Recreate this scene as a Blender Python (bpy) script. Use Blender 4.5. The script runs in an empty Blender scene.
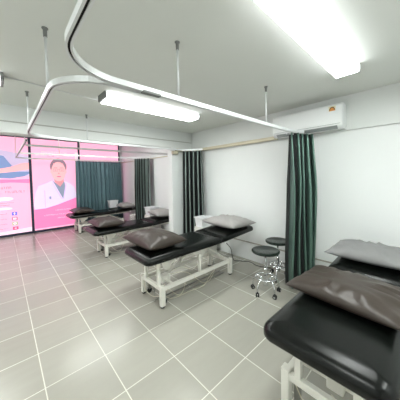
import bpy, bmesh, math, random
from mathutils import Vector, Matrix, noise
random.seed(7)
PI = math.pi
S = bpy.context.scene
COL = S.collection

# ------------------------------------------------------------------ camera, world, exposure
cam_data = bpy.data.cameras.new('camera')
cam = bpy.data.objects.new('camera', cam_data); COL.objects.link(cam)
right = Vector((0.7363146, -0.67638184, -0.01866603))
down = Vector((-0.04185444, -0.01799486, -0.99896166))
fwd = Vector((0.67534363, 0.73633131, -0.04155946))
M = Matrix.Identity(4)
for i in range(3):
    M[i][0] = right[i]; M[i][1] = -down[i]; M[i][2] = -fwd[i]
M[0][3], M[1][3], M[2][3] = -0.18241606, -1.11572344, 1.61919537
cam.matrix_world = M
cam_data.sensor_width = 36; cam_data.lens = 215.895 / 400 * 36
cam_data.shift_y = -14.493 / 400
cam_data.clip_start = 0.02
S.camera = cam

w = bpy.data.worlds.new('world'); S.world = w; w.use_nodes = True
w.node_tree.nodes['Background'].inputs[0].default_value = (0.75, 0.85, 1, 1)
w.node_tree.nodes['Background'].inputs[1].default_value = 0.3
S.view_settings.view_transform = 'Standard'; S.view_settings.look = 'None'
S.view_settings.gamma = 1; S.view_settings.use_curve_mapping = False
S.view_settings.exposure = 0.0
LIGHT_STRENGTH = 32.0
BANNER_STRENGTH = 0.86

# ------------------------------------------------------------------ materials
def srgb(c):
    return tuple((x / 255 / 12.92 if x / 255 <= 0.04045 else ((x / 255 + 0.055) / 1.055) ** 2.4) for x in c) + (1,)

def mat(name, rgb, rough=0.5, metal=0, spec=0.5, var=0.0, vscale=8, bump=0.0, bscale=40, sheen=0, coat=0):
    m = bpy.data.materials.new(name); m.use_nodes = True
    nt = m.node_tree; b = nt.nodes['Principled BSDF']
    c = srgb(rgb)
    b.inputs['Base Color'].default_value = c
    b.inputs['Roughness'].default_value = rough
    b.inputs['Metallic'].default_value = metal
    b.inputs['Specular IOR Level'].default_value = spec
    b.inputs['Sheen Weight'].default_value = sheen
    b.inputs['Coat Weight'].default_value = coat
    tc = nt.nodes.new('ShaderNodeTexCoord')
    n = nt.nodes.new('ShaderNodeTexNoise'); n.inputs['Scale'].default_value = vscale; n.inputs['Detail'].default_value = 4
    nt.links.new(tc.outputs['Object'], n.inputs['Vector'])
    mx = nt.nodes.new('ShaderNodeMix'); mx.data_type = 'RGBA'
    mx.inputs[6].default_value = tuple(x * (1 - var) for x in c[:3]) + (1,)
    mx.inputs[7].default_value = tuple(min(1, x * (1 + var)) for x in c[:3]) + (1,)
    nt.links.new(n.outputs['Fac'], mx.inputs[0]); nt.links.new(mx.outputs[2], b.inputs['Base Color'])
    if bump:
        n2 = nt.nodes.new('ShaderNodeTexNoise'); n2.inputs['Scale'].default_value = bscale; n2.inputs['Detail'].default_value = 5
        nt.links.new(tc.outputs['Object'], n2.inputs['Vector'])
        bp = nt.nodes.new('ShaderNodeBump'); bp.inputs['Strength'].default_value = bump; bp.inputs['Distance'].default_value = 0.01
        nt.links.new(n2.outputs['Fac'], bp.inputs['Height']); nt.links.new(bp.outputs['Normal'], b.inputs['Normal'])
    return m

def glow(name, rgb, strength, base=None):
    m = mat(name, base or rgb, 0.5)
    b = m.node_tree.nodes['Principled BSDF']
    b.inputs['Emission Color'].default_value = srgb(rgb); b.inputs['Emission Strength'].default_value = strength
    return m

def floor_mat():
    m = bpy.data.materials.new('floor_tiles'); m.use_nodes = True
    nt = m.node_tree; N = nt.nodes; L = nt.links; b = N['Principled BSDF']
    tc = N.new('ShaderNodeTexCoord'); sep = N.new('ShaderNodeSeparateXYZ'); L.new(tc.outputs['Object'], sep.inputs[0])
    def math_(op, a, bb=None):
        n = N.new('ShaderNodeMath'); n.operation = op
        for i, v in enumerate((a, bb)):
            if v is None: continue
            if isinstance(v, (int, float)): n.inputs[i].default_value = v
            else: L.new(v, n.inputs[i])
        return n.outputs[0]
    T = 0.45
    fs = []; ids = []
    for k in 'XY':
        v = math_('DIVIDE', math_('ADD', sep.outputs[k], 450 * T), T)
        fr = math_('FRACT', v); ids.append(math_('FLOOR', math_('ADD', v, 0.0)))
        d = math_('MINIMUM', fr, math_('SUBTRACT', 1.0, fr))
        fs.append(d)
    d = math_('MINIMUM', fs[0], fs[1])
    g = math_('LESS_THAN', d, 0.0082)
    cmb = N.new('ShaderNodeCombineXYZ'); L.new(ids[0], cmb.inputs[0]); L.new(ids[1], cmb.inputs[1])
    wn = N.new('ShaderNodeTexWhiteNoise'); L.new(cmb.outputs[0], wn.inputs['Vector'])
    ns = N.new('ShaderNodeTexNoise'); ns.inputs['Scale'].default_value = 3.0; ns.inputs['Detail'].default_value = 6
    mp = N.new('ShaderNodeMapping'); mp.inputs['Scale'].default_value = (1, 5, 1)
    L.new(tc.outputs['Object'], mp.inputs[0]); L.new(mp.outputs[0], ns.inputs['Vector'])
    f = math_('ADD', math_('MULTIPLY', wn.outputs['Value'], 0.5), math_('MULTIPLY', ns.outputs['Fac'], 0.6))
    mx = N.new('ShaderNodeMix'); mx.data_type = 'RGBA'; L.new(f, mx.inputs[0])
    mx.inputs[6].default_value = srgb((158, 156, 146)); mx.inputs[7].default_value = srgb((173, 171, 161))
    m2 = N.new('ShaderNodeMix'); m2.data_type = 'RGBA'; L.new(g, m2.inputs[0])
    L.new(mx.outputs[2], m2.inputs[6]); m2.inputs[7].default_value = srgb((216, 215, 205))
    L.new(m2.outputs[2], b.inputs['Base Color'])
    rn = N.new('ShaderNodeTexNoise'); rn.inputs['Scale'].default_value = 2.0
    L.new(tc.outputs['Object'], rn.inputs['Vector'])
    L.new(math_('ADD', math_('MULTIPLY', g, 0.4), math_('ADD', math_('MULTIPLY', rn.outputs['Fac'], 0.04), 0.20)), b.inputs['Roughness'])
    return m

M_floor = floor_mat()
M_ceil = mat('painted_ceiling', (226, 229, 224), 0.9, var=0.03, vscale=1.2, bump=0.15, bscale=6)
M_wall = mat('painted_wall', (236, 239, 238), 0.7, var=0.015, vscale=2)
M_beam = mat('painted_beam', (226, 229, 227), 0.7, var=0.015, vscale=2)
M_pipe = mat('beige_trunking', (205, 196, 172), 0.5)
M_rail = mat('white_aluminium', (225, 228, 228), 0.35, metal=0.15)
M_slot = mat('dark_track_slot', (28, 26, 26), 0.6)
M_grey = mat('grey_plastic', (120, 122, 120), 0.5)
M_lamp = glow('lit_diffuser', (248, 253, 250), LIGHT_STRENGTH)
M_lampside = glow('lit_diffuser_side', (250, 252, 255), LIGHT_STRENGTH * 0.10)
M_lampbody = mat('lamp_housing', (226, 228, 228), 0.5)
M_ac = mat('air_conditioner_plastic', (240, 243, 243), 0.35)
M_acd = mat('air_outlet_grey', (150, 156, 155), 0.4)
M_dark = mat('dark_rubber', (28, 28, 28), 0.6)
M_leather = mat('dark_green_black_vinyl', (11, 14, 12), 0.25, spec=.3, var=0.15, vscale=5, bump=0.05, bscale=160)
M_pillow = mat('dark_brown_vinyl', (58, 50, 44), 0.38, spec=.45, var=0.1, vscale=4, bump=0.08, bscale=30)
M_fabric = mat('grey_pillow_fabric', (160, 157, 155), 0.75, var=0.05, vscale=20, bump=0.1, bscale=60)
M_fabricd = mat('mid_grey_pillow_fabric', (128, 128, 128), 0.75, var=0.05, vscale=20, bump=0.1, bscale=60)
M_frame = mat('white_powder_coat', (232, 231, 222), 0.35)
M_steel = mat('galvanised_steel', (150, 150, 145), 0.35, metal=0.8)
M_chrome = mat('chrome', (225, 227, 228), 0.2, metal=1)
M_green = mat('green_satin_curtain', (108, 138, 128), 0.32, metal=.7, var=0.1, vscale=14)
M_lining = mat('black_curtain_lining', (26, 30, 30), .7)
M_gg = mat('grey_green_curtain', (140, 155, 151), 0.45, metal=.35, var=0.12, vscale=14)
M_teal = mat('teal_curtain', (112, 142, 150), 0.45, metal=.3, var=0.1, vscale=10)
M_seat = mat('green_black_seat_vinyl', (22, 34, 28), 0.25, spec=.3)
M_tub = mat('white_plastic_tub', (236, 238, 240), 0.4)
M_cab = mat('white_laminate', (215, 214, 208), 0.5)
M_cable = mat('cream_cable', (214, 208, 186), 0.5)
M_bcable = mat('black_cable', (40, 40, 38), 0.5)
M_mull = mat('dark_blue_window_frame', (38, 44, 66), 0.5)
M_glass = mat('window_glass', (200, 215, 225), 0.05)
M_glass.node_tree.nodes['Principled BSDF'].inputs['Transmission Weight'].default_value = 0.9
BS = BANNER_STRENGTH
def print_mat(n, c, s=None): return glow(n, c, BS if s is None else s, tuple(int(x * 0.8) for x in c))
P_pink = print_mat('banner_light_pink', (255, 188, 216))
P_hot = print_mat('banner_hot_pink', (252, 135, 188))
P_white = print_mat('banner_white', (252, 225, 240))
P_coat = print_mat('banner_coat_lilac', (228, 212, 240))
P_shadow = print_mat('banner_coat_fold', (214, 192, 226))
P_blue = print_mat('banner_steel_blue', (128, 150, 196))
P_lilac = print_mat('banner_lilac', (206, 190, 220))
P_skin = print_mat('banner_skin', (250, 186, 190))
P_skin2 = print_mat('banner_skin_shade', (222, 150, 158))
P_hair = print_mat('banner_hair', (148, 122, 138))
P_shirt = print_mat('banner_grey_shirt', (140, 148, 170))
P_ink = print_mat('banner_text_ink', (176, 92, 128))
P_icon = print_mat('banner_icon_blue', (110, 120, 225))
P_red = print_mat('banner_icon_red', (240, 90, 140))
P_green = print_mat('banner_icon_green', (150, 190, 150))
M_orange = mat('sticker_orange', (226, 150, 70), 0.5)
M_stick = mat('sticker_cream', (236, 226, 190), 0.5)
M_stickd = mat('sticker_brown', (96, 84, 60), 0.5)

# ------------------------------------------------------------------ helpers
def obj(name, bm, m, parent=None, smooth=False, loc=None):
    me = bpy.data.meshes.new(name)
    bmesh.ops.recalc_face_normals(bm, faces=bm.faces)
    bm.to_mesh(me); bm.free()
    if smooth:
        for p in me.polygons: p.use_smooth = True
    me.materials.append(m)
    o = bpy.data.objects.new(name, me); COL.objects.link(o)
    if parent: o.parent = parent
    if loc: o.location = loc
    return o

def tag(o, label, cat, group=None):
    o['label'] = label; o['category'] = cat
    if group: o['group'] = group
    return o

def thing(name, label, cat, loc=(0, 0, 0), rz=0, group=None):
    o = bpy.data.objects.new(name, None); COL.objects.link(o)
    o.empty_display_size = 0.1
    o.location = loc; o.rotation_euler = (0, 0, rz)
    return tag(o, label, cat, group)

def struct(name, bm, m, parent=None):
    o = obj(name, bm, m, parent)
    if not parent: o['kind'] = 'structure'
    return o

def box(bm, x0, x1, y0, y1, z0, z1, bevel=0, mtx=None, seg=2):
    b2 = bmesh.new()
    bmesh.ops.create_cube(b2, size=1)
    for v in b2.verts:
        v.co = Vector(((x0 + x1) / 2 + v.co.x * (x1 - x0), (y0 + y1) / 2 + v.co.y * (y1 - y0), (z0 + z1) / 2 + v.co.z * (z1 - z0)))
    if bevel:
        bmesh.ops.bevel(b2, geom=list(b2.edges) , offset=bevel, segments=seg, affect='EDGES', profile=0.5)
    if mtx:
        bmesh.ops.transform(b2, matrix=mtx, verts=b2.verts)
    add(bm, b2)
    return bm

def add(bm, b2):
    mp = {}
    for v in b2.verts: mp[v] = bm.verts.new(v.co)
    for f in b2.faces:
        try: bm.faces.new([mp[v] for v in f.verts])
        except ValueError: pass
    b2.free()

def B(*a, **k): return box(bmesh.new(), *a, **k)

def tube(bm, pts, r, n=8, closed=False):
    pts = [Vector(p) for p in pts]; rings = []
    m_ = len(pts); up = None
    for i, p in enumerate(pts):
        a = pts[(i - 1) % m_] if (closed or i > 0) else p
        c = pts[(i + 1) % m_] if (closed or i < m_ - 1) else p
        t = (c - a).normalized()
        if up is None:
            up = Vector((0, 0, 1)) if abs(t.z) < 0.9 else Vector((1, 0, 0))
        s = t.cross(up).normalized(); u = s.cross(t).normalized(); up = u
        rr = r[i] if isinstance(r, (list, tuple)) else r
        rings.append([bm.verts.new(p + (s * math.cos(2 * PI * k / n) + u * math.sin(2 * PI * k / n)) * rr) for k in range(n)])
    for i in range(m_ if closed else m_ - 1):
        A, C = rings[i], rings[(i + 1) % m_]
        for k in range(n):
            bm.faces.new((A[k], A[(k + 1) % n], C[(k + 1) % n], C[k]))
    if not closed:
        bm.faces.new(rings[0][::-1]); bm.faces.new(rings[-1])
    return bm

def spline(pts, n=8):
    P = [Vector(p) for p in pts]; out = []
    for i in range(len(P) - 1):
        p0 = P[max(i - 1, 0)]; p1 = P[i]; p2 = P[i + 1]; p3 = P[min(i + 2, len(P) - 1)]
        for k in range(n):
            t = k / n
            out.append(0.5 * ((2 * p1) + (p2 - p0) * t + (2 * p0 - 5 * p1 + 4 * p2 - p3) * t * t + (3 * p1 - p0 - 3 * p2 + p3) * t ** 3))
    out.append(P[-1]); return out

def lathe(bm, prof, n=24, loc=(0, 0, 0)):
    L = Vector(loc); rings = []
    for r, z in prof:
        rings.append([bm.verts.new(L + Vector((r * math.cos(2 * PI * k / n), r * math.sin(2 * PI * k / n), z))) for k in range(n)] if r > 1e-6 else [bm.verts.new(L + Vector((0, 0, z)))])
    for A, C in zip(rings, rings[1:]):
        if len(A) == 1 and len(C) == 1: continue
        for k in range(n):
            k2 = (k + 1) % n
            if len(A) == 1: bm.faces.new((A[0], C[k2], C[k]))
            elif len(C) == 1: bm.faces.new((A[k], A[k2], C[0]))
            else: bm.faces.new((A[k], A[k2], C[k2], C[k]))
    return bm

def sweep(bm, path, prof, closed_prof=True):
    """horizontal path of (x, y, z), profile of (side, height)"""
    P = [Vector(p) for p in path]; rings = []
    for i, p in enumerate(P):
        if i == 0: t = P[1] - P[0]; sc = 1
        elif i == len(P) - 1: t = P[-1] - P[-2]; sc = 1
        else:
            t1 = (P[i] - P[i - 1]).normalized(); t2 = (P[i + 1] - P[i]).normalized(); t = t1 + t2
            sc = 1 / max(0.5, t.normalized().dot(t1))
        t.normalize(); s = Vector((t.y, -t.x, 0))
        rings.append([bm.verts.new(p + s * (a * sc) + Vector((0, 0, h))) for a, h in prof])
    n = len(prof)
    for A, C in zip(rings, rings[1:]):
        for k in range(n):
            k2 = (k + 1) % n
            bm.faces.new((A[k], A[k2], C[k2], C[k]))
    bm.faces.new(rings[0][::-1]); bm.faces.new(rings[-1])
    return bm

def poly_xz(bm, pts, y, t=0.001):
    """a flat printed shape on a wall facing -y, with its own small thickness"""
    a = [bm.verts.new((x, y, z)) for x, z in pts]; b = [bm.verts.new((x, y + t, z)) for x, z in pts]
    bm.faces.new(a); bm.faces.new(b[::-1])
    for k in range(len(pts)):
        k2 = (k + 1) % len(pts); bm.faces.new((a[k], b[k], b[k2], a[k2]))
    return bm

def ell(cx, cz, rx, rz, n=24, a0=0, a1=2 * PI):
    m_ = n if abs(a1 - a0 - 2 * PI) < 1e-6 else n + 1
    return [(cx + rx * math.cos(a0 + (a1 - a0) * k / n), cz + rz * math.sin(a0 + (a1 - a0) * k / n)) for k in range(m_)]

# ------------------------------------------------------------------ room shell
XW, YF, XL, YN, CZ = 3.27, 7.15, -2.22, -2.7, 2.66
CF = 2.95        # ceiling height beyond the beam
struct('floor', B(XL - .1, XW + .1, YN - .1, YF + .2, -0.1, 0), M_floor)
bm = B(XL - .1, XW + .1, YN - .1, 3.09, CZ, CZ + .1); box(bm, XL - .1, XW + .1, 3.09, YF + .2, CF, CF + .1); box(bm, XL - .1, XW + .1, 3.07, 3.09, CZ, CF)
struct('ceiling', bm, M_ceil)
struct('wall_right', B(XW, XW + .1, YN, YF + .1, 0, CF), M_wall)
struct('wall_left', B(XL - .1, XL, YN, YF + .1, 0, CF), M_wall)
struct('wall_near', B(XL - .1, XW + .1, YN - .1, YN, 0, CZ), M_wall)
bm = B(3.2, XW, YF, YF + .1, 0, CF); box(bm, XL, 3.2, YF, YF + .1, 2.88, CF); box(bm, XL, 3.2, YF + .06, YF + .1, 0, 0.02)
struct('wall_far', bm, M_wall)
# beam across the room, with the thin ledge line along its face, and the wall stub under it
BY = 2.87
bm = B(XL, XW, BY, BY + .22, 2.275, 2.42); box(bm, XL, XW, BY + .02, BY + .22, 2.42, CZ)
struct('trim_1', bm, M_beam)
bm = B(XL + .02, XW - .06, BY - .012, BY, 2.418, 2.432)
tag(obj('cable_trunking', bm, mat('light_grey_trunking', (176, 176, 170), .5)), 'thin grey cable trunking running across the face of the ceiling beam', 'trunking')
struct('trim_2', B(2.63, XW, BY, BY + .16, 0, 2.275), M_wall)
# projecting band along the top of the right wall
struct('trim_3', B(XW - .035, XW, YN, BY, 2.2, CZ), M_beam)

# windows of the far wall
edges = [-2.2, -0.87, 0.46, 1.78, 3.18]
for i in range(4):
    e = bpy.data.objects.new('window_%d' % (i + 1), None); COL.objects.link(e); e['kind'] = 'structure'
    e.location = ((edges[i] + edges[i + 1]) / 2, YF, 0)
    hw = (edges[i + 1] - edges[i]) / 2
    bm = B(-hw, -hw + .028, -.06, .06, 0.0, 2.88); box(bm, hw - .028, hw, -.06, .06, 0, 2.88)
    box(bm, -hw + .028, hw - .028, -.06, .06, 0, .07); box(bm, -hw + .028, hw - .028, -.06, .06, 2.85, 2.88)
    obj('window_frame', bm, M_mull, e)
    obj('glass', B(-hw + .028, hw - .028, .02, .028, .07, 2.85), M_glass, e)

# ------------------------------------------------------------------ ceiling lamps
def ceiling_lamp(x0, x1, y0, y1, label, open_end=False):
    cx, cy = (x0 + x1) / 2, (y0 + y1) / 2; zc = CF if y0 > 3 else CZ; hx, hy = (x1 - x0) / 2, (y1 - y0) / 2
    t = thing('ceiling_light', label, 'lamp', (cx, cy, zc), 0, 'long box ceiling lights')
    bm = B(-hx, hx, -hy * .55, hy * .55, -.03, 0, bevel=.003)
    obj('housing', bm, M_lampbody, t)
    bm = bmesh.new()
    r = []
    for k_, z in ((1, -.03), (1, -.06), (.93, -.082)):
        r.append([bm.verts.new((sx * (hx - .012 - (0 if k_ == 1 else .01)), sy * hy * k_, z)) for sx, sy in ((-1, -1), (1, -1), (1, 1), (-1, 1))])
    for A, C in zip(r, r[1:]):
        for k in range(4): bm.faces.new((A[k], A[(k + 1) % 4], C[(k + 1) % 4], C[k]))
    bm.faces.new(r[0])
    obj('diffuser_side', bm, M_lampside, t)
    obj('diffuser', B(-hx + .023, hx - .023, -hy * .925, hy * .925, -.086, -.0815), M_lamp, t)
    for s in (-1, 1):
        bm = B(s * hx - .012, s * hx + .012, -hy * .98, hy * .98, -.078, 0, bevel=.003)
        e = obj('end_cap', bm, M_grey if s < 0 or open_end else M_lampbody, t)
        if open_end and s > 0:
            obj('cable_hole', B(hx + .012, hx + .015, -hy * .6, hy * .5, -.06, -.02), M_dark, e)
    return t
ceiling_lamp(0.86, 2.34, -.62, -.42, 'large lit box light on the ceiling nearest the camera, above the front bed')
ceiling_lamp(0.77, 2.28, 1.55, 1.79, 'lit box light on the ceiling just before the beam, seen behind the curtain rail')
ceiling_lamp(-1.65, -.14, 1.72, 1.94, 'box light with an open dark end at the left edge of the photo', True)
# unseen lamps added for more room light: left, behind the camera, beyond the beam
ceiling_lamp(-1.65, -.6, -.67, -.42, 'added box light filling the room from the ceiling at left, out of view')
ceiling_lamp(0.5, 2.0, -2.3, -2.06, 'added unseen box light filling the room from the ceiling behind the camera')
ceiling_lamp(0.8, 2.3, 4.5, 4.74, 'added unseen box light beyond the beam on the side of the beds, hidden by the beam')
ceiling_lamp(-1.65, -.15, 4.5, 4.74, 'added unseen box light beyond the beam over the aisle, hidden by the beam')

bm = tube(bmesh.new(), [(-.12, 1.82, CZ - .006), (.22, 1.86, CZ - .006), (.66, 1.92, CZ - .006), (1.0, 1.93, CZ - .006), (1.3, 1.93, CZ - .006)], .006)
tag(obj('lamp_wire', bm, M_lampbody, smooth=True), 'thin white wire across the ceiling linking the two left box lights', 'wire')

# ------------------------------------------------------------------ curtain rails
RZ = 2.225
PROF = [(-.015, -.018), (-.015, .018), (.015, .018), (.015, -.018), (.005, -.018), (.005, -.012), (.010, -.012), (.010, .010), (-.010, .010), (-.010, -.012), (-.005, -.012), (-.005, -.018)]
def arc(cx, cy, r, a0, a1, n=12):
    return [(cx + r * math.cos(math.radians(a0 + (a1 - a0) * k / n)), cy + r * math.sin(math.radians(a0 + (a1 - a0) * k / n)), 0) for k in range(n + 1)]
def rail(path, label, rods=(), joints=(), group='curtain rails of the bays'):
    t = thing('curtain_rail', label, 'curtain rail', (path[0][0], path[0][1], RZ), 0, group)
    o = Vector((path[0][0], path[0][1], 0))
    pp = [Vector((p[0], p[1], 0)) - o for p in path]
    obj('track', sweep(bmesh.new(), pp, PROF), M_rail, t)
    obj('slot_liner', sweep(bmesh.new(), pp, [(-.0098, .0), (-.0098, .0098), (.0098, .0098), (.0098, .0)]), M_slot, t)
    for x, y in rods:
        zc = CF if y > 3.05 else CZ
        bm = tube(bmesh.new(), [(x - o.x, y - o.y, .018), (x - o.x, y - o.y, zc - RZ - .03)], .008, 10)
        r_ = obj('hanger_rod', bm, M_rail, t, smooth=True)
        bm = lathe(bmesh.new(), [(0, -.06), (.012, -.06), (.013, -.01), (.02, -.006), (.02, 0), (0, 0)], 14)
        obj('ceiling_cup', bm, M_grey, r_, loc=(x - o.x, y - o.y, zc - RZ))
    for x, y, ax in joints:
        d = (.07, .019) if ax == 'x' else (.019, .07)
        obj('joint_plate', B(x - o.x - d[0], x - o.x + d[0], y - o.y - d[1], y - o.y + d[1], -.025, -.010), M_grey, t)
    return t
r = .32
p1 = [(.055, -2.6, 0), (.055, -.07, 0)] + arc(.055 + r, -.07, r, 180, 90)[1:] + [(2.7, .25, 0), (2.85, .235, 0), (2.98, .19, 0), (3.02, .165, 0)]
rail(p1, 'white curtain rail curving in from top left and ending above the green curtain',
     rods=[(.86, .25), (2.15, .25)], joints=[(.62, .25, 'x')])
p2 = [(.62, .286, 0), (.40, .286, 0)] + arc(.40, .286 + r, r, 270, 180)[1:] + [(.085, 2.2, 0)] + [tuple(p) for p in spline([(.09, 2.36, 0), (.13, 2.5, 0), (.24, 2.6, 0), (.48, 2.67, 0), (.8, 2.72, 0), (1.2, 2.75, 0)], 5)] + [(2.78, 2.75, 0), (2.90, 2.69, 0), (3.02, 2.56, 0), (3.14, 2.40, 0)]
rail(p2, 'white U shaped curtain rail around the second bay, running along under the beam',
     rods=[(.08, .72), (.08, 2.16), (.88, 2.75)], joints=[(.62, 2.75, 'x')])
p3 = [(3.2, 3.73, 0), (.15, 3.73, 0)]
rail(p3, 'white curtain rail crossing the pink banners just beyond the beam, highest of the far rails', rods=[(1.0, 3.73)])
p4 = [(3.14, 4.68, 0), (3.0, 4.95, 0), (2.85, 5.14, 0), (2.65, 5.22, 0), (.15, 5.22, 0)]
rail(p4, 'white curtain rail beyond the beam carrying the grey green curtain, second of the far rails', rods=[(.9, 5.22)])
p5 = [(.12, 3.12, 0), (.12, 6.4, 0)] + arc(.12 + .3, 6.4, .3, 180, 90)[1:] + [(3.22, 6.7, 0)]
rail(p5, 'white curtain rail turning in front of the left banner and carrying the teal curtain', rods=[(.12, 3.4), (.12, 6.35)])

# beige trunking pipe below the air conditioner
bm = B(XW - .1, XW - .035, .66, BY - .0, 2.205, 2.262, bevel=.008)
box(bm, 2.72, XW - .1, BY - .06, BY, 2.205, 2.262, bevel=.008)
t = tag(obj('pipe_trunking', bm, M_pipe), 'beige pipe trunking along the wall from the air conditioner to the white pillar', 'trunking')
bm = B(2.62, 2.76, BY - .085, BY - .004, 2.125, 2.195, bevel=.012); obj('elbow_cover', bm, M_pipe, t)
bm = tube(bmesh.new(), [(3.225, BY + .25, 2.2), (3.225, 7.1, 2.2)], .012)
tag(obj('wall_pipe', bm, M_pipe, smooth=True), 'thin beige pipe along the right wall beyond the pillar', 'pipe')
bm = B(XW - .016, XW, YN + .05, BY - .01, .335, .352)
tag(obj('cable_trunking', bm, mat('grey_trunking', (168, 164, 154), .5)), 'thin grey cable trunking low on the right wall behind the beds and stools', 'trunking')

# ------------------------------------------------------------------ air conditioner
t = thing('air_conditioner', 'white wall mounted split air conditioner above the green curtain', 'air conditioner', (3.235, .18, 2.22))
bm = bmesh.new()
pr = [(0, 0), (-.13, -.005), (-.175, .03), (-.188, .07), (-.19, .29), (-.165, .318), (0, .32)]
L0, L1 = -.48, .48
a = [bm.verts.new((x, L0, z)) for x, z in pr]; b = [bm.verts.new((x, L1, z)) for x, z in pr]
for k in range(7): bm.faces.new((a[k], a[(k + 1) % 7], b[(k + 1) % 7], b[k]))
bm.faces.new(a); bm.faces.new(b[::-1])
bmesh.ops.bevel(bm, geom=[e for e in bm.edges], offset=.006, segments=2, affect='EDGES')
obj('casing', bm, M_ac, t)
bm = bmesh.new()
for (x0_, z0_, x1_, z1_) in [(-.14, -.008, -.181, .030)]:
    v = [bm.verts.new(c) for c in ((x0_, -.42, z0_), (x1_, -.42, z1_), (x1_, .42, z1_), (x0_, .42, z0_), (x0_ + .002, -.42, z0_ + .006), (x1_ + .004, -.42, z1_ + .004), (x1_ + .004, .42, z1_ + .004), (x0_ + .002, .42, z0_ + .006))]
    for f in ((0, 1, 2, 3), (4, 5, 6, 7), (0, 1, 5, 4), (1, 2, 6, 5), (2, 3, 7, 6), (3, 0, 4, 7)): bm.faces.new([v[i] for i in f])
obj('air_louver', bm, M_acd, t)
bm = B(-.189 - .002, -.188, -.46, .46, .052, .056); obj('panel_seam', bm, M_acd, t)
bm = bmesh.new()
def yz(bm, pts, x, tt=.001):
    a = [bm.verts.new((x, y, z)) for y, z in pts]; b = [bm.verts.new((x + tt, y, z)) for y, z in pts]
    bm.faces.new(a); bm.faces.new(b[::-1])
    for k in range(len(pts)): bm.faces.new((a[k], b[k], b[(k + 1) % len(pts)], a[(k + 1) % len(pts)]))
    return bm
st = obj('energy_sticker', yz(bmesh.new(), [(-.405, .225), (-.325, .225), (-.325, .285), (-.405, .285)], -.1912), M_stick, t)
obj('sticker_arch', yz(bmesh.new(), ell(-.365, .235, .034, .044, 16, 0, PI), -.1922), M_stickd, st)
obj('sticker_dial', yz(bmesh.new(), ell(-.365, .235, .024, .032, 16, 0, PI), -.1932), M_orange, st)
obj('sticker_bar', yz(bmesh.new(), [(-.4, .226), (-.33, .226), (-.33, .234), (-.4, .234)], -.1932), M_orange, st)

# ------------------------------------------------------------------ banners
BYY = YF - .075
def banner(x0, x1, label, m=P_pink):
    t = thing('banner', label, 'banner', ((x0 + x1) / 2, BYY, 0.07), 0, 'pink backlit banners on the far windows')
    hw = (x1 - x0) / 2
    obj('sheet', B(-hw, hw, 0, .006, 0, 2.78), m, t)
    return t
def pshape(t, name, polys, m, lay):
    """polys in room x, z"""
    ox, oy, oz = t.location
    bm = bmesh.new()
    for p in polys: poly_xz(bm, [(x - ox, z - oz) for x, z in p], -.0012 * lay, .001)
    return obj(name, bm, m, t)
def rect(x0, x1, z0, z1): return [(x0, z0), (x1, z0), (x1, z1), (x0, z1)]
def scribble(x0, x1, z, h, n, seed):
    rnd = random.Random(seed); out = []; x = x0; wd = (x1 - x0) / n
    for k in range(n):
        a = x0 + k * wd
        kind = rnd.randint(0, 3)
        s = wd * .14
        if kind != 2: out.append(rect(a, a + s, z, z + h))
        if kind in (0, 3): out.append(rect(a + s, a + wd * .62, z, z + s))
        if kind in (1, 2): out.append(rect(a + s, a + wd * .62, z + h - s, z + h))
        if kind in (1, 3): out.append(rect(a + wd * .62, a + wd * .62 + s, z, z + h))
        if kind == 2: out.append(rect(a + wd * .3, a + wd * .3 + s, z, z + h - s))
    return out

banner(-2.16, -.9, 'plain pink banner on the far window next to the left wall, outside the photo')
t = banner(-.83, .43, 'pink banner at the left edge with a bluish arm picture above contact icons')
pshape(t, 'printed_picture', [[(-.83, 1.66), (.43, 1.72), (.43, 2.32), (.1, 2.42), (-.2, 2.48), (-.83, 2.5)]], P_lilac, 1)
pshape(t, 'printed_sleeve', [[(-.83, 1.85), (-.2, 1.93), (.1, 1.96), (.0, 2.1), (-.12, 2.3), (-.3, 2.33), (-.83, 2.4)]], P_blue, 2)
pshape(t, 'printed_cloth', [[(-.3, 1.69), (0, 1.66), (.3, 1.72), (.43, 1.8), (.43, 1.86), (0, 1.86), (-.3, 1.82)]], P_blue, 3)
pshape(t, 'printed_arm', [[(-.83, 1.78), (-.2, 1.82), (.05, 1.85), (.43, 1.93), (.43, 2.13), (.25, 2.1), (.0, 1.99), (-.25, 1.93), (-.83, 1.96)]], P_skin, 4)
pshape(t, 'printed_wave', [[(-.83, 1.5), (.0, 1.55), (.43, 1.52), (.43, 1.64), (.1, 1.63), (-.2, 1.64), (-.83, 1.68)]], P_hot, 5)
pshape(t, 'printed_title_line', scribble(-.55, .02, 1.37, .06, 10, 3), P_ink, 1)
pshape(t, 'printed_title_line', scribble(-.13, .32, 1.25, .06, 9, 5), P_ink, 1)
pshape(t, 'printed_buttons', [ell(-.1, 1.085, .14, .05) , rect(-.83, -.1, 1.035, 1.135), ell(-.12, .81, .13, .035), rect(-.83, -.12, .775, .845)], P_white, 1)
pshape(t, 'printed_text_line', scribble(-.6, .05, .965, .014, 22, 8), P_ink, 2)
pshape(t, 'printed_text_line', scribble(-.6, -.03, .9, .016, 18, 9), P_ink, 2)
pshape(t, 'printed_text_line', scribble(-.3, -.1, .655, .016, 5, 10), P_ink, 2)
pshape(t, 'printed_text_line', scribble(-.5, -.1, .51, .014, 12, 11), P_ink, 2)
pshape(t, 'printed_text_line', scribble(-.5, -.1, .37, .014, 12, 12), P_ink, 2)
pshape(t, 'printed_text_line', scribble(-.5, -.1, .235, .014, 12, 13), P_ink, 2)
pshape(t, 'printed_base_band', [[(-.83, .07), (.43, .07), (.43, .2), (-.83, .12)]], P_white, 1)
ic = pshape(t, 'blue_icon', [rect(-.01, .11, .60, .70)], P_icon, 1)
pshape(t, 'blue_icon_mark', [rect(.04, .06, .61, .69), rect(.025, .08, .65, .665)], P_white, 2)
pshape(t, 'red_icon', [rect(-.01, .11, .46, .55)], P_red, 1); pshape(t, 'red_icon_mark', [rect(.01, .09, .475, .535)], P_white, 2)
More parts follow.
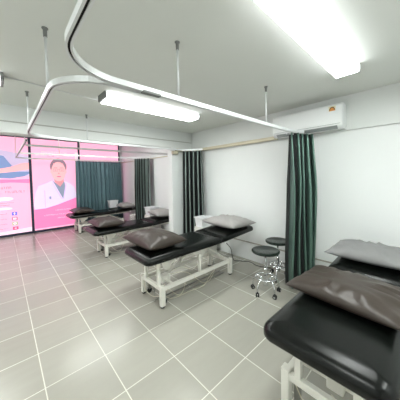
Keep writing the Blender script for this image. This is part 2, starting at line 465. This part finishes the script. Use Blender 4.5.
pshape(t, 'green_icon', [rect(-.01, .11, .32, .41)], P_green, 1); pshape(t, 'green_icon_mark', [ell(.05, .365, .04, .033)], P_white, 2)
pshape(t, 'pink_icon', [rect(0, .12, .18, .27)], P_red, 1); pshape(t, 'pink_icon_mark', [ell(.06, .225, .028, .024)], P_pink, 2)

t = banner(.5, 1.745, 'pink banner with the printed man in glasses, white coat and grey shirt')
pshape(t, 'printed_lower_field', [[(.5, .12), (1.745, .12), (1.745, 1.06), (1.5, .95), (1.1, .80), (.8, .72), (.5, .70)]], P_hot, 1)
pshape(t, 'printed_margin', [rect(1.66, 1.745, .12, 2.5)], P_white, 2)
pshape(t, 'printed_title_line', scribble(.75, 1.45, 2.44, .05, 14, 21), P_white, 1)
pshape(t, 'printed_title_line', scribble(.6, 1.6, 2.345, .035, 24, 22), P_white, 1)
pshape(t, 'printed_subtitle', scribble(.88, 1.08, 2.335, .03, 6, 23), P_ink, 2)
pshape(t, 'printed_coat', [[(.53, .72), (.50, .85), (.56, 1.22), (.64, 1.42), (.88, 1.52), (1.02, 1.60), (1.15, 1.3), (1.33, 1.56), (1.48, 1.47), (1.60, 1.36), (1.655, 1.1), (1.655, 1.0), (1.5, .94), (1.1, .80), (.8, .72)]], P_coat, 2)
pshape(t, 'printed_coat_folds', [[(.78, .74), (.80, .74), (.80, 1.25), (.77, 1.3)], [(.98, 1.52), (1.0, 1.5), (1.25, .98), (1.22, .98)], [(1.36, 1.5), (1.38, 1.48), (1.30, .98), (1.28, .98)]], P_shadow, 3)
pshape(t, 'printed_shirt', [[(.99, 1.6), (1.03, 1.52), (1.27, .98), (1.34, 1.4), (1.32, 1.56), (1.2, 1.46), (1.08, 1.5)]], P_shirt, 4)
pshape(t, 'printed_neck', [[(1.04, 1.66), (1.3, 1.66), (1.31, 1.54), (1.2, 1.37), (1.06, 1.53)]], P_skin2, 5)
pshape(t, 'printed_hair', [ell(1.175, 2.02, .225, .265)], P_hair, 5)
pshape(t, 'printed_face', [ell(1.175, 1.86, .195, .31, 28) , ell(.985, 1.86, .03, .06), ell(1.365, 1.86, .03, .06), rect(1.04, 1.31, 1.95, 2.12)], P_skin, 6)
pshape(t, 'printed_glasses', [rect(1.03, 1.155, 1.945, 1.953), rect(1.03, 1.155, 1.868, 1.874), rect(1.03, 1.037, 1.87, 1.95), rect(1.15, 1.157, 1.87, 1.95),
                              rect(1.2, 1.325, 1.945, 1.953), rect(1.2, 1.325, 1.868, 1.874), rect(1.2, 1.207, 1.87, 1.95), rect(1.32, 1.327, 1.87, 1.95), rect(1.155, 1.2, 1.92, 1.927)], P_hair, 7)
for x_ in (1.05, 1.215): pshape(t, 'printed_eyebrow', [rect(x_, x_ + .09, 1.98, 1.992)], P_hair, 7)
for x_ in (1.093, 1.263): pshape(t, 'printed_eye', [ell(x_, 1.908, .022, .01)], P_hair, 7)
pshape(t, 'printed_nose', [[(1.15, 1.79), (1.205, 1.79), (1.185, 1.83), (1.168, 1.83)]], P_skin2, 7)
pshape(t, 'printed_mouth', [ell(1.178, 1.70, .06, .015)], P_red, 7)
pshape(t, 'printed_badge', [rect(.90, .95, 1.0, 1.08)], P_shirt, 4)
pshape(t, 'printed_text_line', scribble(1.05, 1.5, .62, .03, 12, 31), P_white, 3)
pshape(t, 'printed_text_line', scribble(.75, 1.5, .48, .035, 18, 32), P_white, 3)
pshape(t, 'printed_text_line', scribble(1.1, 1.35, .36, .03, 6, 33), P_white, 3)
banner(1.81, 3.12, 'plain pink banner seen only above the teal curtain')

# ------------------------------------------------------------------ curtains
def curtain(name, label, path, z0, z1, folds, amp, m, seed, hooks=10, spread=1.15, lap=.10, lining=None, skip=0.0, swap=False, group='curtains hanging from the bay rails'):
    rnd = random.Random(seed)
    P0 = Vector(path[0] + (0,)); P1 = Vector(path[1] + (0,)); c = (P0 + P1) / 2
    d = (P1 - P0); Ln = d.length; d.normalize(); n = Vector((-d.y, d.x, 0))
    t = thing(name, label, 'curtain', (c.x, c.y, z0), 0, group)
    NU, NV = folds * 14, 26
    ph = [rnd.uniform(.75, 1.25) for _ in range(folds * 2 + 2)]
    wd = [rnd.uniform(.6, 1.4) for _ in range(folds)]; tot = sum(wd); cum = [0]
    for x in wd: cum.append(cum[-1] + x / tot)
    bm = bmesh.new(); g = []
    for j in range(NV + 1):
        v = j / NV; row = []
        for i in range(NU + 1):
            u = i / NU; f = skip + u * (folds - skip); k = min(int(f), folds - 1); fr = f - k
            s = cum[k] + (cum[k + 1] - cum[k]) * (fr + lap * math.sin(4 * PI * fr))
            k2 = int(f * 2 + .5)
            a = amp * ph[k2 % len(ph)] * (0.55 + .45 * min(1, v * 3)) * math.sin(2 * PI * fr)
            a += amp * .25 * math.sin(7 * u + 5 * v + seed) * v
            sp = 1 + (spread - 1) * v
            pos = d * ((s - .5) * Ln * sp + .012 * v * math.sin(9 * u + seed)) + n * a
            z = (z1 - z0) * (1 - v)
            row.append(bm.verts.new((pos.x, pos.y, z)))
        g.append(row)
    for j in range(NV):
        for i in range(NU): bm.faces.new((g[j][i], g[j][i + 1], g[j + 1][i + 1], g[j + 1][i]))
    o = obj('curtain_cloth', bm, m, t, smooth=True)
    md = o.modifiers.new('thickness', 'SOLIDIFY'); md.thickness = .003; md.offset = 0
    if lining:
        o.data.materials.clear()
        for q in ((lining, m) if swap else (m, lining)): o.data.materials.append(q)
        md.material_offset = 1; md.material_offset_rim = 0; md.offset = -1
    for k in range(hooks):
        s = (k + .5) / hooks - .5
        p = d * (s * Ln)
        obj('curtain_glide', tube(bmesh.new(), [(p.x, p.y, z1 - z0 - .02), (p.x, p.y, RZ - .014 - z0)], .005, 6), M_rail, t)
    return t
curtain('curtain', 'dark green satin curtain gathered below the air conditioner between the two nearest beds', ((2.69, .28), (3.15, .13)), .03, 2.195, 5, .105, M_green, 3, 8, 1.03, skip=.8, swap=True, lap=.22, lining=M_lining)
curtain('curtain', 'grey green curtain gathered in front of the white pillar', ((2.84, 2.735), (3.13, 2.42)), .03, 2.195, 5, .08, M_gg, 5, 7, 1.1, lap=.27, lining=M_lining)
curtain('curtain', 'narrow grey green curtain gathered beyond the white pillar, between the two farthest beds', ((2.86, 5.18), (3.13, 4.72)), .03, 2.195, 6, .08, M_gg, 8, 7, 1.1, lap=.24, lining=M_lining)
curtain('curtain', 'wide teal curtain drawn in front of the far windows beside the printed man', ((1.58, 6.7), (3.05, 6.7)), .03, 2.195, 14, .06, M_teal, 11, 14, 1.02, lap=.2)

# ------------------------------------------------------------------ treatment beds
def rring(x0, x1, y0, y1, rl, rr, inset, n=8):
    """rounded rectangle, radius rl at x0 corners and rr at x1 corners"""
    pts = []
    for cx, cy, r_, a0 in ((x1, y1, rr, 0), (x0, y1, rl, 90), (x0, y0, rl, 180), (x1, y0, rr, 270)):
        sx = 1 if cx == x1 else -1; sy = 1 if cy == y1 else -1
        ox, oy = cx - sx * r_, cy - sy * r_
        for k in range(n + 1):
            a = math.radians(a0 + 90 * k / n); q = max(r_ - inset, .001)
            ex, ey = ox + q * math.cos(a), oy + q * math.sin(a)
            if r_ < inset: ex -= sx * (inset - r_); ey -= sy * (inset - r_)
            pts.append((ex, ey))
    return pts
def cushion(x0, x1, hy, th, rl, rr):
    bm = bmesh.new(); prof = [(.03, 0), (.008, .004), (0, .016), (0, th * .40), (.006, th * .58), (.018, th * .73), (.036, th * .85), (.06, th * .93), (.09, th * .98), (.13, th)]
    rings = [[bm.verts.new((x, y, z)) for x, y in rring(x0, x1, -hy, hy, rl, rr, i)] for i, z in prof]
    for A, C in zip(rings, rings[1:]):
        n = len(A)
        for k in range(n): bm.faces.new((A[k], A[(k + 1) % n], C[(k + 1) % n], C[k]))
    bm.faces.new(rings[0][::-1]); bm.faces.new(rings[-1])
    return bm

def bed(x0, yn, zb, label, tilt=3.0, detail=True, th=.095, lx0=.245, dz=0.0):
    hy = .335; yc = yn + hy
    t = thing('treatment_bed', label, 'treatment bed', (x0, yc, 0), 0, 'black treatment beds in the row of bays')
    xs = 1.27
    obj('seat_cushion', cushion(0, xs, hy, th, .085, .02), M_leather, t, smooth=True, loc=(0, 0, zb))
    h = obj('head_cushion', cushion(0, .86, hy, th, .02, .085), M_leather, t, smooth=True, loc=(xs + .012, 0, zb))
    h.rotation_euler = (0, -math.radians(tilt), 0)
    # cushion boards
    bm = B(.06, xs - .02, -.29, .29, zb - .012, zb + .002); obj('seat_board', bm, M_steel, t)
    hb = obj('head_board', B(.03, .8, -.29, .29, -.012, .002), M_steel, t, loc=(xs + .012, 0, zb)); hb.rotation_euler = h.rotation_euler
    # lower frame
    lx1, ly = lx0 + 1.3, .235; bz0, bz1 = .205 + dz, .255 + dz
    bm = bmesh.new()
    for s in (-1, 1): box(bm, lx0, lx1, s * ly - .02, s * ly + .02, bz0, bz1, bevel=.004)
    for x in (lx0, lx1): box(bm, x - .02, x + .02, -ly, ly, bz0, bz1, bevel=.004)
    obj('base_frame', bm, M_frame, t)
    for x in (lx0, lx1):
        for s in (-1, 1):
            l = obj('leg', B(x - .03, x + .03, s * (ly + .005) - .027, s * (ly + .005) + .027, .022, .275 + dz, bevel=.006), M_frame, t)
            obj('rubber_foot', lathe(bmesh.new(), [(0, 0), (.022, 0), (.025, .006), (.025, .022), (0, .022)], 12), M_dark, l, loc=(x, s * (ly + .005), 0))
    # upper sub frame carrying the boards
    bm = bmesh.new()
    for s in (-1, 1): box(bm, .12, 1.85, s * .19 - .015, s * .19 + .015, zb - .042, zb - .012, bevel=.003)
    for x in (.14, .66, 1.24): box(bm, x - .015, x + .015, -.19, .19, zb - .042, zb - .012, bevel=.003)
    obj('upper_frame', bm, M_frame, t)
    # lifting posts: a pair on the end cross bar and a pair on the side rails
    for s in (-1, 1):
        obj('lifting_post', B(lx0 - .018, lx0 + .018, s * .16 - .02, s * .16 + .02, bz1 - .002, zb - .04, bevel=.004), M_frame, t)
        obj('lifting_post', B(.86, .896, s * ly - .018, s * ly + .018, bz1 - .002, zb - .09, bevel=.004), M_frame, t)
        # triangular gusset plates under the cushion
        for (xa, xb, xc) in ((lx0 + .02, lx0 + .26, lx0 + .06), (.76, 1.12, .9)):
            bm = bmesh.new()
            q = [(xa, zb - .04), (xb, zb - .04), (xc + .06, zb - .16), (xc, zb - .16)]
            a = [bm.verts.new((x, s * .2, z)) for x, z in q]; b = [bm.verts.new((x, s * .2 + .006, z)) for x, z in q]
            bm.faces.new(a); bm.faces.new(b[::-1])
            for k in range(4): bm.faces.new((a[k], b[k], b[(k + 1) % 4], a[(k + 1) % 4]))
            obj('gusset_plate', bm, M_steel if s > 0 else M_frame, t)
    # actuator and motor
    bm = tube(bmesh.new(), [(.42, 0, .25), (.98, 0, zb - .05)], .014, 12)
    box(bm, .36, .50, -.05, .05, .19, .29, bevel=.01)
    obj('lifting_motor', bm, M_frame, t)
    obj('motor_bracket', B(.40, .44, -.22, .22, .215, .24), M_frame, t)
    obj('swing_arm', tube(bmesh.new(), [(lx1 - .02, -.15, .25), (1.1, -.15, zb - .05)], .014, 8), M_frame, t)
    obj('swing_arm', tube(bmesh.new(), [(lx1 - .02, .15, .25), (1.1, .15, zb - .05)], .014, 8), M_frame, t)
    # foot switch bar along the near side
    if detail:
        bm = bmesh.new()
        for y in (-.19, -.10): tube(bm, [(lx0 - .02, y, .05), (lx1 - .1, y, .05)], .010, 8)
        for x in (lx0 + .02, lx1 - .14): tube(bm, [(x, -.2, .05), (x, -.02, .05), (x, 0, .21)], .008, 8)
        obj('foot_switch_bar', bm, M_steel, t)
        rnd = random.Random(int(abs(x0 * 100 + yn * 37)))
        def cab(pts, r_=.0035): obj('cable', tube(bmesh.new(), spline(pts, 6), r_, 6), M_cable, t, smooth=True)
        cab([(.23, .2, .2), (.2, .1, .12), (.2, -.08, .1), (.26, -.22, .15), (.32, -.26, .22)])
        cab([(.36, -.1, .21), (.42, -.24, .12), (.5, -.27, .08), (.58, -.26, .16), (.62, -.22, .25)])
        cab([(.45, 0, .26), (.6, -.12, .3), (.7, -.2, .28), (.78, -.27, .2), (.9, -.27, .1), (1.05, -.25, .07), (1.2, -.2, .12)])
        cab([(.5, .05, .25), (.66, -.05, .33), (.82, -.1, .27), (.95, 0, .2), (1.1, .05, .22)])
        cab([(.3, 0, .22), (.32, -.18, .1), (.42, -.23, .05), (.7, -.22, .03), (.95, -.24, .03), (1.1, -.2, .09), (1.2, -.24, .2)])
    # transport wheels tucked beside the left legs
    for s in (-1, 1):
        c = obj('caster', B(lx0 + .045, lx0 + .075, s * .19 - .02, s * .19 + .02, .06, .205, bevel=.003), M_steel, t)
        bm = lathe(bmesh.new(), [(0, -.012), (.03, -.012), (.036, -.006), (.036, .006), (.03, .012), (0, .012)], 18)
        wv = obj('wheel', bm, M_dark, c, loc=(lx0 + .06, s * .19 , .037)); wv.rotation_euler = (PI / 2, 0, 0)
    return t

def pillow(kind, label, cx, cy, z, rz, L, W, H, m, seed, tiltx=0, tilty=0, group=None, crease=.006):
    n = 30; bm = bmesh.new(); rows = {}
    off = Vector((seed * 3.7, seed * 1.3, 0))
    for side in (1, -1):
        for i in range(n + 1):
            for j in range(n + 1):
                u = -1 + 2 * i / n; v = -1 + 2 * j / n
                u = math.copysign(1 - (1 - abs(u)) ** 1.25, u); v = math.copysign(1 - (1 - abs(v)) ** 1.25, v)
                edge = i in (0, n) or j in (0, n)
                if side == -1 and edge: continue
                prof = ((1 - abs(u) ** 2.4) * (1 - abs(v) ** 2.4)); prof = max(prof, 0) ** .48
                x = u * L / 2 * (1 - .07 * (1 - v * v) * abs(u) ** 3); y = v * W / 2 * (1 - .07 * (1 - u * u) * abs(v) ** 3)
                hh = H * (.58 if side == 1 else -.46)
                zz = prof * hh
                if side == 1:
                    rad = math.hypot(u, v)
                    ang = math.atan2(v, u)
                    zz += crease * noise.noise(Vector((math.cos(ang) * 6, math.sin(ang) * 6, rad * 1.5)) + off) * min(1, rad * 1.6) * prof * 2.2
                    zz += crease * 1.4 * noise.noise(Vector((u * 2.2, v * 2.2, 3)) + off) * prof
                else:
                    zz = max(zz, -H * .38)
                rows[(side, i, j)] = bm.verts.new((x, y, zz))
                if edge: rows[(-1, i, j)] = rows[(1, i, j)]
        for i in range(n):
            for j in range(n):
                if (side, i, j) in rows and (side, i + 1, j + 1) in rows:
                    try: bm.faces.new((rows[(side, i, j)], rows[(side, i + 1, j)], rows[(side, i + 1, j + 1)], rows[(side, i, j + 1)]))
                    except ValueError: pass
    o = obj('pillow', bm, m, smooth=True, loc=(cx, cy, z + H * .38))
    o.rotation_euler = (tiltx, tilty, rz)
    return tag(o, label, 'pillow', group)

GD = 'dark vinyl pillows at the foot ends of the beds'; GG = 'grey fabric pillows at the wall ends of the beds'
bed(1.0, -1.03, .575, 'nearest black treatment bed in the bottom right corner of the photo', 3, th=.11, lx0=.19, dz=.045)
bed(.98, 1.05, .60, 'black treatment bed on a white metal frame in the middle of the photo', 3)
bed(1.09, 3.31, .49, 'third black treatment bed from the camera, seen left of the white pillar', 3)
bed(1.21, 5.86, .48, 'farthest black treatment bed, in front of the teal curtain', 3)
R_ = math.radians
pillow('dark', 'long dark brown vinyl pillow lying across the nearest bed', 1.71, -.69, .689, R_(86), .72, .56, .145, M_pillow, 1, group=GD, crease=.012)
pillow('grey', 'grey fabric pillow on the nearest bed, by the right wall', 2.66, -.68, .722, R_(90), .74, .60, .145, M_fabricd, 2, tilty=0, group=GG, crease=.014)
pillow('dark', 'dark brown vinyl pillow on the left end of the middle bed', 1.33, 1.50, .699, R_(91), .77, .56, .20, M_pillow, 3, group=GD)
pillow('grey', 'grey fabric pillow at the wall end of the middle bed beside the stools', 2.78, 1.38, .738, R_(86), .78, .60, .165, M_fabric, 4, group=GG, crease=.012)
pillow('dark', 'dark brown vinyl pillow on the left end of the third bed', 1.46, 3.74, .589, R_(90), .78, .56, .18, M_pillow, 5, group=GD)
pillow('grey', 'grey fabric pillow at the wall end of the third bed beside a white tub', 2.84, 3.68, .634, R_(80), .74, .52, .17, M_fabric, 6, group=GG)
pillow('dark', 'flat dark vinyl pillow on the farthest bed in front of the teal curtain', 1.60, 6.24, .579, R_(90), .74, .56, .16, M_pillow, 7, group=GD)
pillow('grey', 'grey pillow at the wall end of the farthest bed', 2.90, 6.03, .628, R_(90), .56, .44, .16, M_fabric, 8, group=GG)

# ------------------------------------------------------------------ bedside cabinets and tubs
def cabinet(x, y, hgt, label):
    t = thing('bedside_cabinet', label, 'cabinet', (x, y, 0), 0, 'small white bedside cabinets')
    obj('body', B(-.17, .17, -.16, .16, .0, hgt, bevel=.004), M_cab, t)
    for k in range(2):
        z0_ = .04 + k * (hgt - .06) / 2
        dr = obj('drawer', B(-.186, -.171, -.15, .15, z0_, z0_ + (hgt - .06) / 2 - .01, bevel=.003), M_cab, t)
        bm = lathe(bmesh.new(), [(0, 0), (.012, 0), (.014, .012), (.009, .02), (0, .021)], 12)
        kn = obj('knob', bm, M_dark, dr, smooth=True, loc=(-.186, 0, z0_ + (hgt - .06) / 4)); kn.rotation_euler = (0, -PI / 2, 0)
def tub(x, y, z, label, hgt=.2, hx=.15, hy=.12):
    t = thing('plastic_tub', label, 'tub', (x, y, z), 0, 'white plastic tubs beside the beds')
    bm = bmesh.new(); prof = [(.86, 0), (1.0, hgt - .012), (1.12, hgt - .012), (1.12, hgt), (.95, hgt), (.82, .01)]
    rings = [[bm.verts.new((px * s, py * s, zz)) for px, py in rring(-hx, hx, -hy, hy, .035, .035, 0, 4)] for s, zz in prof]
    for A, C in zip(rings, rings[1:]):
        n = len(A)
        for k in range(n): bm.faces.new((A[k], A[(k + 1) % n], C[(k + 1) % n], C[k]))
    bm.faces.new(rings[0][::-1]); bm.faces.new(rings[-1])
    obj('tub_body', bm, M_tub, t)
    for s in (-1, 1):
        obj('grip', tube(bmesh.new(), spline([(-.04, s * hy * 1.08, hgt - .01), (-.03, s * hy * 1.16, hgt - .045), (.03, s * hy * 1.16, hgt - .045), (.04, s * hy * 1.08, hgt - .01)], 4), .006, 6), M_tub, t)
cabinet(2.95, 2.15, .57, 'white bedside cabinet below the tub beside the middle bed')
tub(2.93, 2.2, .57, 'white plastic tub in front of the pillar curtain, behind the middle bed')
cabinet(3.0, 4.40, .55, 'white bedside cabinet below the tub beside the third bed')
tub(2.98, 4.40, .55, 'white plastic tub beside the narrow grey green curtain', .22, .17, .15)
cabinet(3.05, 5.5, .42, 'white bedside cabinet next to the farthest bed')
tub(2.64, 6.46, .605, 'white plastic tub on the farthest bed in front of the teal curtain', .24, .15, .11)

# ------------------------------------------------------------------ stools
def stool(x, y, rz, label, hgt=.60):
    t = thing('rolling_stool', label, 'stool', (x, y, 0), rz, 'round rolling stools by the wall')
    bm = lathe(bmesh.new(), [(0, -.045), (.15, -.045), (.178, -.038), (.187, -.022), (.187, -.012), (.178, -.003), (.16, 0), (.155, -.003), (.07, -.004), (.06, -.008), (0, -.008)], 36)
    obj('seat', bm, M_seat, t, smooth=True, loc=(0, 0, hgt))
    obj('seat_plate', lathe(bmesh.new(), [(0, -.06), (.07, -.06), (.08, -.045), (0, -.045)], 20), M_dark, t, loc=(0, 0, hgt))
    obj('column', tube(bmesh.new(), [(0, 0, .30), (0, 0, hgt - .06)], .013, 14), M_chrome, t, smooth=True)
    obj('column_sleeve', lathe(bmesh.new(), [(0, .11), (.026, .11), (.026, .33), (.018, .34), (0, .34)], 18), M_chrome, t)
    lv = obj('height_lever', tube(bmesh.new(), [(0, 0, hgt - .055), (.12, -.06, hgt - .06), (.16, -.08, hgt - .07)], .005, 8), M_dark, t)
    obj('foot_ring', tube(bmesh.new(), [(.135 * math.cos(2 * PI * k / 32), .135 * math.sin(2 * PI * k / 32), .212) for k in range(32)], .010, 8, closed=True), M_chrome, t, smooth=True)
    obj('hub', lathe(bmesh.new(), [(0, .10), (.032, .10), (.036, .12), (.036, .145), (.028, .155), (0, .155)], 18), M_chrome, t)
    for k in range(5):
        a = 2 * PI * k / 5; c, s = math.cos(a), math.sin(a)
        pts = spline([(0.02, 0, .125), (.07, 0, .20), (.125, 0, .205), (.17, 0, .145), (.185, 0, .07)], 5)
        l = obj('leg', tube(bmesh.new(), [(p.x * c, p.x * s, p.z) for p in pts], .012, 8), M_chrome, t, smooth=True)
        cs = obj('caster', tube(bmesh.new(), [(0, 0, .03), (0, 0, .075)], .008, 8), M_dark, l, loc=(.185 * c, .185 * s, 0))
        # twin wheel
        bm = bmesh.new()
        for o_ in (-.014, .014):
            b2 = lathe(bmesh.new(), [(0, o_ - .009), (.022, o_ - .009), (.028, o_ - .004), (.028, o_ + .004), (.022, o_ + .009), (0, o_ + .009)], 16)
            bmesh.ops.transform(b2, matrix=Matrix.Rotation(a + .7, 4, 'Z') @ Matrix.Rotation(PI / 2, 4, 'X'), verts=b2.verts)
            add(bm, b2)
        wh = obj('wheel', bm, M_dark, l, loc=(.185 * c, .185 * s, .028))
        bm = bmesh.new(); lathe(bm, [(0, -.025), (.012, -.025), (.012, .025), (0, .025)], 10)
        bmesh.ops.transform(bm, matrix=Matrix.Rotation(a + .7, 4, 'Z') @ Matrix.Rotation(PI / 2, 4, 'X'), verts=bm.verts)
        obj('wheel_hub', bm, M_chrome, l, loc=(.185 * c, .185 * s, .028))
    return t
stool(2.45, .445, .55, 'black topped rolling stool with chrome base, standing clear of the green curtain')
stool(2.97, .54, 1.0, 'round black topped rolling stool half hidden behind the green curtain')

# black cable from the middle bed over the floor to the stools
pts = [(2.44, 1.14, .54), (2.56, 1.15, .42), (2.78, 1.3, .2), (2.98, 1.42, .03), (3.08, 1.36, .008), (3.17, 1.2, .008), (3.12, 1.04, .008), (3.14, .9, .008), (3.2, .78, .008)]
tag(obj('power_cable', tube(bmesh.new(), spline(pts, 8), .006, 8), M_bcable, smooth=True), 'black cable hanging from the middle bed and running along the floor towards the stools', 'cable')
